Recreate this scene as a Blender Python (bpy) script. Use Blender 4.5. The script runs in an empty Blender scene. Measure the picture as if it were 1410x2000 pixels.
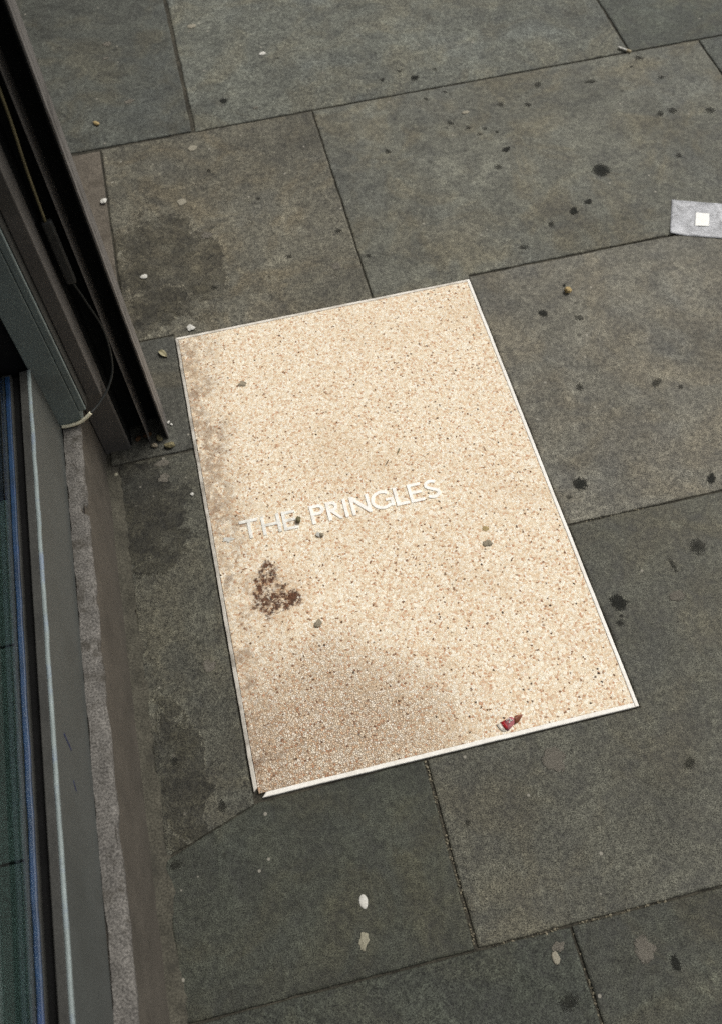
import bpy, bmesh, math, random
from mathutils import Vector, Matrix, noise
R_ = math.radians
sc = bpy.context.scene
C = sc.collection

# ------------------------------------------------------------------ camera
cam = bpy.data.cameras.new('camera')
cam.sensor_fit = 'VERTICAL'; cam.sensor_height = 36.0; cam.sensor_width = 36.0 * 0.705
cam.lens = 33.6075; cam.clip_start = 0.02; cam.clip_end = 500
co = bpy.data.objects.new('camera', cam); C.objects.link(co)
M3 = Matrix([[0.973284, 0.214528, -0.081826], [-0.226154, 0.834182, -0.502985], [-0.039646, 0.508053, 0.860413]])
co.matrix_world = Matrix.Translation((0.14303, -0.43914, 1.6)) @ M3.to_4x4()
sc.camera = co
cam.dof.use_dof = True; cam.dof.focus_distance = 1.72; cam.dof.aperture_fstop = 4.5
sc.cycles.filter_width = 1.5

# ------------------------------------------------------------------ sky, sun, exposure
SUN_EL, SUN_AZ = 58.0, 62.0      # azimuth measured from +Y towards +X: light from the street side
w = bpy.data.worlds.new('World'); sc.world = w; w.use_nodes = True
nt = w.node_tree; nt.nodes.clear()
sky = nt.nodes.new('ShaderNodeTexSky'); sky.sky_type = 'NISHITA'; sky.sun_disc = False
sky.sun_elevation = R_(SUN_EL); sky.sun_rotation = R_(SUN_AZ)
sky.air_density = 1.0; sky.dust_density = 6.0; sky.ozone_density = 0.6
hs = nt.nodes.new('ShaderNodeHueSaturation'); hs.inputs['Saturation'].default_value = 0.18
bg = nt.nodes.new('ShaderNodeBackground'); bg.inputs[1].default_value = 0.10
wo = nt.nodes.new('ShaderNodeOutputWorld')
nt.links.new(sky.outputs[0], hs.inputs['Color']); nt.links.new(hs.outputs[0], bg.inputs[0]); nt.links.new(bg.outputs[0], wo.inputs[0])
sl = bpy.data.lights.new('sun', 'SUN'); sl.energy = 1.3; sl.angle = R_(24); sl.color = (1.0, 0.95, 0.87)
so = bpy.data.objects.new('sun', sl); C.objects.link(so)
sd = Vector((math.sin(R_(SUN_AZ)) * math.cos(R_(SUN_EL)), math.cos(R_(SUN_AZ)) * math.cos(R_(SUN_EL)), math.sin(R_(SUN_EL))))
so.rotation_euler = sd.to_track_quat('Z', 'Y').to_euler(); so.location = sd * 12
sc.view_settings.view_transform = 'Standard'; sc.view_settings.look = 'None'
sc.view_settings.gamma = 1.0; sc.view_settings.use_curve_mapping = False
sc.view_settings.exposure = 0.22
sc.cycles.use_denoising = False; sc.cycles.caustics_reflective = False; sc.cycles.caustics_refractive = False
sc.cycles.max_bounces = 7; sc.cycles.diffuse_bounces = 3; sc.cycles.glossy_bounces = 3

# ------------------------------------------------------------------ material helpers
class NT:
    def __init__(s, name):
        s.m = bpy.data.materials.new(name); s.m.use_nodes = True
        s.t = s.m.node_tree; s.t.nodes.clear()
        s.out = s.n('ShaderNodeOutputMaterial')
        s.p = s.n('ShaderNodeBsdfPrincipled'); s.l(s.p.outputs[0], s.out.inputs[0])
        s.pos = s.n('ShaderNodeNewGeometry').outputs['Position']
    def n(s, k): return s.t.nodes.new(k)
    def l(s, a, b): s.t.links.new(a, b)
    def put(s, sock, v):
        if isinstance(v, bpy.types.NodeSocket): s.l(v, sock)
        elif isinstance(v, (tuple, list)) and len(v) == 3 and sock.type == 'RGBA': sock.default_value = (*v, 1)
        else: sock.default_value = v
    def noise(s, scale, detail=4, rough=.55, dist=0, vec=None, off=(0, 0, 0)):
        n = s.n('ShaderNodeTexNoise'); n.inputs['Scale'].default_value = scale; n.inputs['Detail'].default_value = detail
        n.inputs['Roughness'].default_value = rough; n.inputs['Distortion'].default_value = dist
        v = vec or s.pos
        if off != (0, 0, 0): v = s.vadd(v, off)
        s.l(v, n.inputs['Vector']); return n.outputs['Fac']
    def vadd(s, v, off):
        a = s.n('ShaderNodeVectorMath'); a.operation = 'ADD'; s.l(v, a.inputs[0]); s.put(a.inputs[1], off); return a.outputs[0]
    def vmul(s, v, k):
        a = s.n('ShaderNodeVectorMath'); a.operation = 'MULTIPLY'; s.l(v, a.inputs[0]); s.put(a.inputs[1], k); return a.outputs[0]
    def voro(s, scale, feature='F1', rnd=1.0, vec=None):
        n = s.n('ShaderNodeTexVoronoi'); n.feature = feature; n.voronoi_dimensions = '3D'
        n.inputs['Scale'].default_value = scale; n.inputs['Randomness'].default_value = rnd
        s.l(vec or s.pos, n.inputs['Vector']); return n
    def math(s, op, a, b=0.0, c=0.0, clamp=False):
        m = s.n('ShaderNodeMath'); m.operation = op; m.use_clamp = clamp
        s.put(m.inputs[0], a); s.put(m.inputs[1], b)
        if op in ('MULTIPLY_ADD', 'SMOOTH_MIN'): s.put(m.inputs[2], c)
        return m.outputs[0]
    def ss(s, v, a, b):      # smooth step a..b -> 0..1
        m = s.n('ShaderNodeMapRange'); m.interpolation_type = 'SMOOTHSTEP'
        s.put(m.inputs['Value'], v); m.inputs['From Min'].default_value = a; m.inputs['From Max'].default_value = b
        m.inputs['To Min'].default_value = 0; m.inputs['To Max'].default_value = 1; return m.outputs[0]
    def lin(s, v, a, b, c, d):
        m = s.n('ShaderNodeMapRange'); s.put(m.inputs['Value'], v)
        for k, x in (('From Min', a), ('From Max', b), ('To Min', c), ('To Max', d)): m.inputs[k].default_value = x
        return m.outputs[0]
    def mix(s, f, a, b, mode='MIX'):
        m = s.n('ShaderNodeMix'); m.data_type = 'RGBA'; m.blend_type = mode
        s.put(m.inputs[0], f); s.put(m.inputs[6], a); s.put(m.inputs[7], b); return m.outputs[2]
    def ramp(s, v, stops, interp='LINEAR'):
        r = s.n('ShaderNodeValToRGB'); s.l(v, r.inputs[0]); e = r.color_ramp; e.interpolation = interp
        while len(e.elements) < len(stops): e.elements.new(0.5)
        for el, (q, c) in zip(e.elements, stops): el.position = q; el.color = (*c, 1)
        return r.outputs[0]
    def scale(s, col, v):      # colour times value
        m = s.n('ShaderNodeVectorMath'); m.operation = 'SCALE'; s.put(m.inputs[0], col) if isinstance(col, bpy.types.NodeSocket) else setattr(m.inputs[0], 'default_value', col)
        s.put(m.inputs['Scale'], v); return m.outputs[0]
    def dist(s, pt, sx=1, sy=1):
        v = s.vadd(s.pos, (-pt[0], -pt[1], -(pt[2] if len(pt) > 2 else 0))); v = s.vmul(v, (1 / sx, 1 / sy, 0))
        l = s.n('ShaderNodeVectorMath'); l.operation = 'LENGTH'; s.l(v, l.inputs[0]); return l.outputs['Value']
    def xyz(s):
        x = s.n('ShaderNodeSeparateXYZ'); s.l(s.pos, x.inputs[0]); return x.outputs
    def bump(s, h, dist=.001, strength=1.0, prev=None):
        b = s.n('ShaderNodeBump'); b.inputs['Distance'].default_value = dist; b.inputs['Strength'].default_value = strength
        s.l(h, b.inputs['Height'])
        if prev: s.l(prev, b.inputs['Normal'])
        return b.outputs[0]
    def done(s, col, rough=.8, normal=None, metal=0.0, spec=.3):
        s.put(s.p.inputs['Base Color'], col); s.put(s.p.inputs['Roughness'], rough)
        s.p.inputs['Metallic'].default_value = metal; s.p.inputs['Specular IOR Level'].default_value = spec
        if normal: s.l(normal, s.p.inputs['Normal'])
        return s.m

def simple(name, col, rough=.7, var=.25, vscale=40, grain=.25, gscale=500, bump=.0006, metal=0, spec=.3, dirt=None, off=0):
    t = NT(name)
    a = t.noise(vscale, 5, .6, off=(off, off * .7, 0)); g = t.noise(gscale, 2, .6)
    c = t.scale(col, t.math('MULTIPLY', t.lin(a, .25, .75, 1 - var, 1 + var), t.lin(g, .34, .66, 1 - grain, 1 + grain)))
    if dirt: c = t.mix(t.math('MULTIPLY', t.ss(t.noise(vscale * .6, 6, .7, off=(3, 1, 7)), .5, .68), dirt[1]), c, dirt[0])
    return t.done(c, rough, t.bump(t.math('ADD', a, t.math('MULTIPLY', g, .5)), bump), metal, spec)

def stone_mat(name, base, seed, delam=None, rust=.25, scuff=.4, dark=.5):
    t = NT(name); o = (seed * 3.7, seed * 1.9, seed * .61)
    v = t.vadd(t.pos, o)
    big = t.noise(3.6, 4, .62, .5, v); mid = t.noise(17, 4, .68, .8, v); fine = t.noise(105, 3, .7, 0, v)
    grain = t.noise(560, 1.5, .8, 0, v)
    k = t.math('MULTIPLY', t.lin(big, .3, .7, .74, 1.26), t.lin(mid, .30, .70, .62, 1.38))
    k = t.math('MULTIPLY', k, t.lin(fine, .32, .68, .62, 1.40))
    k = t.math('MULTIPLY', k, t.lin(grain, .37, .63, .22, 1.78))
    c = t.scale(base, k)
    warm = t.math('MULTIPLY', t.ss(t.noise(6, 4, .6, .8, t.vadd(v, (9, 4, 2))), .44, .64), rust)
    c = t.mix(warm, c, t.scale((base[0] * 1.20, base[1] * 1.02, base[2] * .78), k))
    cool = t.math('MULTIPLY', t.ss(t.noise(4.5, 3, .6, .5, t.vadd(v, (1, 14, 5))), .5, .68), .35)
    c = t.mix(cool, c, t.scale((base[0] * .95, base[1] * 1.02, base[2] * 1.18), k))
    dk = t.math('MULTIPLY', t.ss(t.noise(23, 4, .7, .5, t.vadd(v, (5, 5, 5))), .54, .72), dark)
    c = t.mix(dk, c, t.scale((base[0] * .5, base[1] * .5, base[2] * .48), k))
    vs = t.voro(42, vec=t.vadd(v, (2, 7, 0))); vr = t.n('ShaderNodeSeparateColor'); t.l(vs.outputs['Color'], vr.inputs[0])
    sp = t.math('MULTIPLY', t.ss(vr.outputs[0], .955, .96), t.ss(t.math('ADD', vs.outputs['Distance'], t.math('MULTIPLY', fine, .5)), .55, .40))
    c = t.mix(t.math('MULTIPLY', sp, .7), c, t.scale((base[0] * .42, base[1] * .42, base[2] * .4), 1.0))
    vs2 = t.voro(70, vec=t.vadd(v, (4, 1, 0))); vr2 = t.n('ShaderNodeSeparateColor'); t.l(vs2.outputs['Color'], vr2.inputs[0])
    sp2 = t.math('MULTIPLY', t.ss(vr2.outputs[1], .985, .987), t.ss(vs2.outputs['Distance'], .24, .16))
    c = t.mix(t.math('MULTIPLY', sp2, .7), c, (.32, .30, .25))
    sc_n = t.noise(33, 4, .75, 1.6, t.vmul(t.vadd(v, (8, 3, 1)), (1, .45, 1)))
    c = t.mix(t.math('MULTIPLY', t.ss(sc_n, .60, .72), scuff), c, t.scale((base[0] * 1.75, base[1] * 1.75, base[2] * 1.72), k))
    h = t.math('ADD', t.math('MULTIPLY', mid, 1.0), t.math('MULTIPLY', fine, .45))
    if delam:
        for (px, py, rx, ry) in delam:
            d = t.dist((px, py), rx, ry)
            m = t.ss(t.math('ADD', d, t.lin(t.noise(14, 6, .65, .7, v), .25, .75, -.55, .55)), 1.0, .86)
            lay = t.noise(9, 5, .6, 1.0, t.vadd(v, (1, 2, 8)))
            st = t.math('DIVIDE', t.math('FLOOR', t.math('MULTIPLY', lay, 13)), 13)
            rim = t.math('MULTIPLY', t.math('MULTIPLY', m, t.math('SUBTRACT', 1, m)), 2.4)
            c = t.mix(t.math('MULTIPLY', m, t.lin(t.noise(21, 4, .7, .6, v), .35, .6, .35, .95)), c, t.scale((base[0] * .42, base[1] * .40, base[2] * .35), t.math('MULTIPLY', k, t.lin(st, .3, .7, .55, 1.5))))
            c = t.mix(t.math('MULTIPLY', rim, t.ss(lay, .42, .55)), c, t.scale((base[0] * 1.9, base[1] * 1.85, base[2] * 1.8), k))
            h = t.math('ADD', h, t.math('MULTIPLY', m, t.math('ADD', -1.1, t.math('MULTIPLY', st, 3.5))))
    nrm = t.bump(h, .0030, .85); nrm = t.bump(grain, .0005, .8, nrm)
    return t.done(c, t.lin(mid, .3, .7, .62, .85), nrm, spec=.35)

# ------------------------------------------------------------------ mesh helpers
def link(name, me, mat=None, parent=None):
    o = bpy.data.objects.new(name, me); C.objects.link(o)
    if mat: me.materials.append(mat)
    if parent: o.parent = parent
    return o
def mesh(name, v, f, mat=None, parent=None, smooth=False):
    me = bpy.data.meshes.new(name); me.from_pydata([tuple(q) for q in v], [], f); me.update()
    bm = bmesh.new(); bm.from_mesh(me); bmesh.ops.recalc_face_normals(bm, faces=bm.faces); bm.to_mesh(me); bm.free()
    if smooth: me.polygons.foreach_set('use_smooth', [True] * len(me.polygons))
    return link(name, me, mat, parent)
def box(name, x0, x1, y0, y1, z0, z1, mat, parent=None, bev=.0, seg=2):
    bm = bmesh.new(); bmesh.ops.create_cube(bm, size=1)
    for q in bm.verts: q.co = Vector(((x0 + x1) / 2 + q.co.x * (x1 - x0), (y0 + y1) / 2 + q.co.y * (y1 - y0), (z0 + z1) / 2 + q.co.z * (z1 - z0)))
    if bev: bmesh.ops.bevel(bm, geom=bm.edges[:], offset=bev, segments=seg, affect='EDGES', profile=.5)
    me = bpy.data.meshes.new(name); bm.to_mesh(me); bm.free()
    return link(name, me, mat, parent)
def thing(name, label, cat, loc=(0, 0, 0), group=None):
    o = bpy.data.objects.new(name, None); C.objects.link(o); o.location = loc; o.empty_display_size = .1
    return tag(o, label, cat, group)
def tag(o, label=None, cat=None, group=None, kind=None):
    for k, v in (('label', label), ('category', cat), ('group', group), ('kind', kind)):
        if v: o[k] = v
    return o
def nz(x, y, z=0): return noise.noise(Vector((x, y, z)))
def subdiv(poly, step):
    out = []
    for i, a in enumerate(poly):
        b = poly[(i + 1) % len(poly)]; n = max(1, int(math.hypot(b[0] - a[0], b[1] - a[1]) / step))
        out += [(a[0] + (b[0] - a[0]) * k / n, a[1] + (b[1] - a[1]) * k / n) for k in range(n)]
    return out
def inset(pts, d):
    n = len(pts); out = []
    for i in range(n):
        p0, p1, p2 = pts[i - 1], pts[i], pts[(i + 1) % n]
        def nn(a, b):
            l = math.hypot(b[0] - a[0], b[1] - a[1]) or 1e-9; return (-(b[1] - a[1]) / l, (b[0] - a[0]) / l)
        a, b = nn(p0, p1), nn(p1, p2); mx, my = a[0] + b[0], a[1] + b[1]; l2 = mx * mx + my * my
        if l2 < 1e-6: out.append(p1); continue
        k = 2 * d / l2; out.append((p1[0] + mx * k, p1[1] + my * k))
    return out
def prism(name, poly, z0, z1, mat, parent=None, bev=0.0, wob=0.0, step=.03, seed=0, tilt=(0, 0), chip=None):
    """polygon (counter-clockwise) raised from z0 to z1 with a worn, wobbly, chamfered rim"""
    pts = subdiv(poly, step) if step else list(poly)
    if wob:
        q = []
        for (x, y) in pts:
            a = nz(x * 23, y * 23, seed) * wob + nz(x * 90, y * 90, seed + 5) * wob * .6; b = nz(x * 23, y * 23, seed + 9.3) * wob + nz(x * 90, y * 90, seed + 7) * wob * .6
            q.append((x + a, y + b))
        pts = q
    cx = sum(a for a, b in pts) / len(pts); cy = sum(b for a, b in pts) / len(pts)
    T = lambda x, y: tilt[0] * (x - cx) + tilt[1] * (y - cy)
    n = len(pts); v = []; f = []
    rings = [(pts, z0, 0)]
    if bev: rings += [(pts, z1 - bev, 1), (inset(pts, bev * .55), z1 - bev * .35, 1), (inset(pts, bev * 1.7), z1, 1)]
    else: rings += [(pts, z1, 1)]
    for ps, z, t in rings: v += [(x, y, z + (T(x, y) if t else 0)) for x, y in ps]
    for r in range(len(rings) - 1):
        for i in range(n): f.append((r * n + i, r * n + (i + 1) % n, (r + 1) * n + (i + 1) % n, (r + 1) * n + i))
    f.append(tuple(range((len(rings) - 1) * n, len(rings) * n))); f.append(tuple(reversed(range(n))))
    return mesh(name, v, f, mat, parent)
def blob(name, pt, rx, ry, h, mat, parent=None, z=0.0, amp=.2, seed=0, rot=0, seg=18, ring=0.0, lump=0.0):
    """thin trodden lump; mesh is local, object sits at its place"""
    v = []; f = []
    rad = [1.0, .93, .74, .4]; hz = [0, .6, 1.0, 1.0 - ring]
    for k, (r, q) in enumerate(zip(rad, hz)):
        for i in range(seg):
            a = 2 * math.pi * i / seg
            s = 1 + amp * (nz(math.cos(a) * 1.3 + seed * 3.1, math.sin(a) * 1.3, seed) * 1.6 + .6 * nz(math.cos(a) * 4, math.sin(a) * 4, seed + 3))
            x, y = r * s * rx * math.cos(a), r * s * ry * math.sin(a)
            v.append((x, y, h * q * (1 + (lump * nz(x * 300, y * 300, seed) if k else 0))))
    v.append((0, 0, h * (1 - ring) * (1 + lump * .4)))
    for k in range(3):
        for i in range(seg): f.append((k * seg + i, k * seg + (i + 1) % seg, (k + 1) * seg + (i + 1) % seg, (k + 1) * seg + i))
    for i in range(seg): f.append((3 * seg + i, 3 * seg + (i + 1) % seg, 4 * seg))
    f.append(tuple(reversed(range(seg))))
    o = mesh(name, v, f, mat, parent, True); o.location = (pt[0], pt[1], z); o.rotation_euler.z = rot
    return o
def crumb(name, pt, r, mat, z=0.0, sc_=(1, 1, .7), seed=0, rot=0, amp=.35, sub=2):
    bm = bmesh.new(); bmesh.ops.create_icosphere(bm, subdivisions=sub, radius=1)
    for q in bm.verts:
        d = q.co.normalized(); k = 1 + amp * (nz(d.x * 1.4 + seed, d.y * 1.4, d.z * 1.4 + seed * 2) * 1.4 + .5 * nz(d.x * 3.5, d.y * 3.5 + seed, d.z * 3.5))
        q.co = Vector((d.x * k * r * sc_[0], d.y * k * r * sc_[1], d.z * k * r * sc_[2]))
    lo = min(q.co.z for q in bm.verts)
    for q in bm.verts: q.co.z -= lo
    me = bpy.data.meshes.new(name); bm.to_mesh(me); bm.free()
    o = link(name, me, mat); o.location = (pt[0], pt[1], z); o.rotation_euler.z = rot
    return o
def tube(name, pts, r, mat, parent=None, seg=10, sub=6):
    P = [Vector(q) for q in pts]; pp = []
    for i in range(len(P) - 1):
        a, b, c_, d = P[max(i - 1, 0)], P[i], P[i + 1], P[min(i + 2, len(P) - 1)]
        for k in range(sub):
            t = k / sub; pp.append(.5 * ((2 * b) + (-a + c_) * t + (2 * a - 5 * b + 4 * c_ - d) * t * t + (-a + 3 * b - 3 * c_ + d) * t ** 3))
    pp.append(P[-1]); v = []; f = []
    up = Vector((.3, .9, .2)).normalized()
    for i, q in enumerate(pp):
        t = (pp[min(i + 1, len(pp) - 1)] - pp[max(i - 1, 0)]).normalized(); s = t.cross(up).normalized(); u = s.cross(t)
        for k in range(seg):
            a = 2 * math.pi * k / seg; v.append(q + r * (math.cos(a) * s + math.sin(a) * u))
    for i in range(len(pp) - 1):
        for k in range(seg): f.append((i * seg + k, i * seg + (k + 1) % seg, (i + 1) * seg + (k + 1) % seg, (i + 1) * seg + k))
    f.append(tuple(range(seg))); f.append(tuple(reversed(range((len(pp) - 1) * seg, len(pp) * seg))))
    return mesh(name, v, f, mat, parent, True)

# ------------------------------------------------------------------ setting: ground, pavement of riven flagstones
ground = box('ground', -60, 60, -60, 60, -.35, -.06, simple('earth', (.06, .055, .045), .95, .2, 2, .3, 60, .004))
tag(ground, kind='structure')
pavement = bpy.data.objects.new('pavement', None); C.objects.link(pavement); tag(pavement, kind='structure')
M_mort = simple('sandy_mortar', (.040, .037, .028), .95, .55, 18, .5, 400, .0015, dirt=((.085, .078, .058), .7))
M_wallmort = simple('wall_foot_mortar', (.062, .058, .044), .92, .4, 22, .4, 330, .002, dirt=((.032, .030, .024), .85))
M_tan = simple('tan_mortar_fillet', (.112, .097, .077), .92, .25, 22, .35, 330, .002, dirt=((.06, .05, .037), .6))
box('mortar_bed', -1.4, 4.2, -3.2, 4.6, -.058, -.0036, M_mort, pavement)
g = .0018                               # half a joint
def rect(x0, x1, y0, y1): return [(x0 + g, y0 + g), (x1 - g, y0 + g), (x1 - g, y1 - g), (x0 + g, y1 - g)]
STONES = [   # outline, stone colour (lens falloff painted in as darker bottom stones), laminated patches
    (rect(-.75, .1325, 1.712, 2.48), (.060, .062, .052), None),
    (rect(.139, 1.312, 1.709, 2.48), (.096, .098, .081), None),
    (rect(1.314, 2.30, 1.709, 2.48), (.062, .066, .054), None),
    ([(-.105 + g, 1.042 + g), (-.003, 1.042 + g), (-.003, 1.0318), (.446 - g, 1.0318), (.446 - g, 1.707 - g), (-.105 + g, 1.707 - g)], (.094, .087, .066), [(.015, 1.26, .13, .19), (-.05, 1.12, .09, .07)]),
    ([(.446 + g, 1.0318), (.670, 1.0318), (.672, 1.042 + g), (1.506 - g, 1.042 + g), (1.506 - g, 1.707 - g), (.446 + g, 1.707 - g)], (.101, .099, .079), None),
    (rect(1.506, 2.50, 1.042, 1.707), (.064, .067, .056), None),
    (rect(.6700, 1.72, .370, 1.040), (.122, .114, .091), None),
    (rect(1.72, 2.7, .370, 1.040), (.09, .085, .07), None),
    ([(.291 + g, -.303 + g), (1.46, -.303 + g), (1.46, .370 - g), (.6715, .370 - g), (.6715, -.0025), (.291 + g, -.0025)], (.074, .072, .056), None),
    (rect(1.465, 2.5, -.303, .370), (.085, .08, .066), None),
    ([(-.170, .727 + g), (-.0025, .727 + g), (-.0025, 1.040), (-.170, 1.040)], (.058, .056, .045), None),
    ([(-.158, -.058), (-.0025, -.008), (-.0025, .727 - g), (-.158, .727 - g)], (.062, .060, .046), [(-.10, .60, .07, .15), (-.12, .05, .05, .15)]),
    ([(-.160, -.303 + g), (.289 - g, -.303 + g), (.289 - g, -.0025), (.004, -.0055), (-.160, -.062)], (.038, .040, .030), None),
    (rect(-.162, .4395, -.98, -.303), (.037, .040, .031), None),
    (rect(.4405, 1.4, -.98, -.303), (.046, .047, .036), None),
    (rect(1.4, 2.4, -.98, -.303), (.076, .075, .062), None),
]
rng = random.Random(4)
for r_, (ya, yb) in enumerate(((2.48, 3.15), (3.15, 3.9), (-1.65, -.98), (-2.4, -1.65))):     # the pavement goes on out of frame
    x = -.16 if ya < 0 else -.75
    while x < 2.6:
        wd = rng.uniform(.6, 1.1); STONES.append((rect(x, x + wd, ya, yb), tuple(c * rng.uniform(.9, 1.1) for c in (.084, .081, .068)), None)); x += wd
flags = []
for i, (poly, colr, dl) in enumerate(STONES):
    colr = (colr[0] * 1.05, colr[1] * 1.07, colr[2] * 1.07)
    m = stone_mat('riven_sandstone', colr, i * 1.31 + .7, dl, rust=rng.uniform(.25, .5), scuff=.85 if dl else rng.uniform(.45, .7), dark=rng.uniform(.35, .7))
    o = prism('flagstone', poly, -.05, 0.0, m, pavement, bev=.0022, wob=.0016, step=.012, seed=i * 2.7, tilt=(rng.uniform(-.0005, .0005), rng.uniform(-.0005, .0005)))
    flags.append((poly, o))
def inside(pt, poly):
    c = False
    for i in range(len(poly)):
        (x1, y1), (x2, y2) = poly[i - 1], poly[i]
        if (y1 > pt[1]) != (y2 > pt[1]) and pt[0] < (x2 - x1) * (pt[1] - y1) / (y2 - y1) + x1: c = not c
    return c
def flag_at(pt):
    for poly, o in flags:
        if inside(pt, poly): return o
    return pavement
# mortar fillets against the wall foot
def fillet(name, x0, x1, y0, y1, zt, mat, seed, wob=.004):
    n = int((y1 - y0) / .008); v = []; f = []; prof = [(0, 1.0), (.2, .7), (.4, .42), (.6, .22), (.8, .06), (1, -.22)]
    for i in range(n + 1):
        y = y0 + (y1 - y0) * i / n; e = x1 + wob * (nz(y * 14, seed) * 1.6 + nz(y * 60, seed + 4))
        for (u, h) in prof: v.append((x0 + (e - x0) * u, y, zt * h + .0022 * nz(y * 24, u * 3, seed) + .0012 * nz(y * 110, u * 9, seed)))
    k = len(prof)
    for i in range(n):
        for j in range(k - 1): f.append((i * k + j, i * k + j + 1, (i + 1) * k + j + 1, (i + 1) * k + j))
    return mesh(name, v, f, mat, pavement, True)
fillet('mortar_fillet', -.184, -.150, -.985, .722, .010, M_wallmort, 3.0, .007)
box('threshold_strip', -.60, -.108, 1.044, 1.7035, -.05, -.0015, M_tan, pavement, .002, 1)
box('threshold_strip', -.60, -.173, .905, 1.038, -.05, -.002, M_wallmort, pavement, .002, 1)
# pale grit washed into some joints
M_grit = simple('pale_grit', (.19, .17, .12), .9, .5, 90, .3, 500, .0003)
def grit(segs, n, seed, r0=.0012, r1=.0028):
    rg = random.Random(seed); bm = bmesh.new()
    for k in range(n):
        (a, b) = rg.choice(segs); t = rg.random(); t = t if nz(t * 9, seed) > -.12 else rg.random(); x = a[0] + (b[0] - a[0]) * t + rg.gauss(0, .0016); y = a[1] + (b[1] - a[1]) * t + rg.gauss(0, .0016)
        s = rg.uniform(r0, r1)
        bmesh.ops.create_icosphere(bm, subdivisions=1, radius=1, matrix=Matrix.Translation((x, y, -.0034 + rg.uniform(0, .002))) @ Matrix.Rotation(rg.random() * 6, 4, 'Z') @ Matrix.Diagonal((s * rg.uniform(.7, 1.5), s, s * .8, 1)))
    me = bpy.data.meshes.new('joint_grit'); bm.to_mesh(me); bm.free()
    tag(link('joint_grit', me, M_grit, pavement), kind='stuff')
grit([((.290, -.005), (.290, -.30))] * 3 + [((.44, -.308), (.44, -.5))] * 2 + [((.45, -.303), (.60, -.304))] * 2 + [((.31, -.304), (.42, -.304))], 210, 5, .0006, .0020)
grit([((.69, .370), (.86, .370)), ((.0, -.012), (-.15, -.062)), ((-.158, .3), (-.158, -.3)), ((.136, 1.72), (.136, 2.4))], 60, 6, .0008, .0017)

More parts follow.
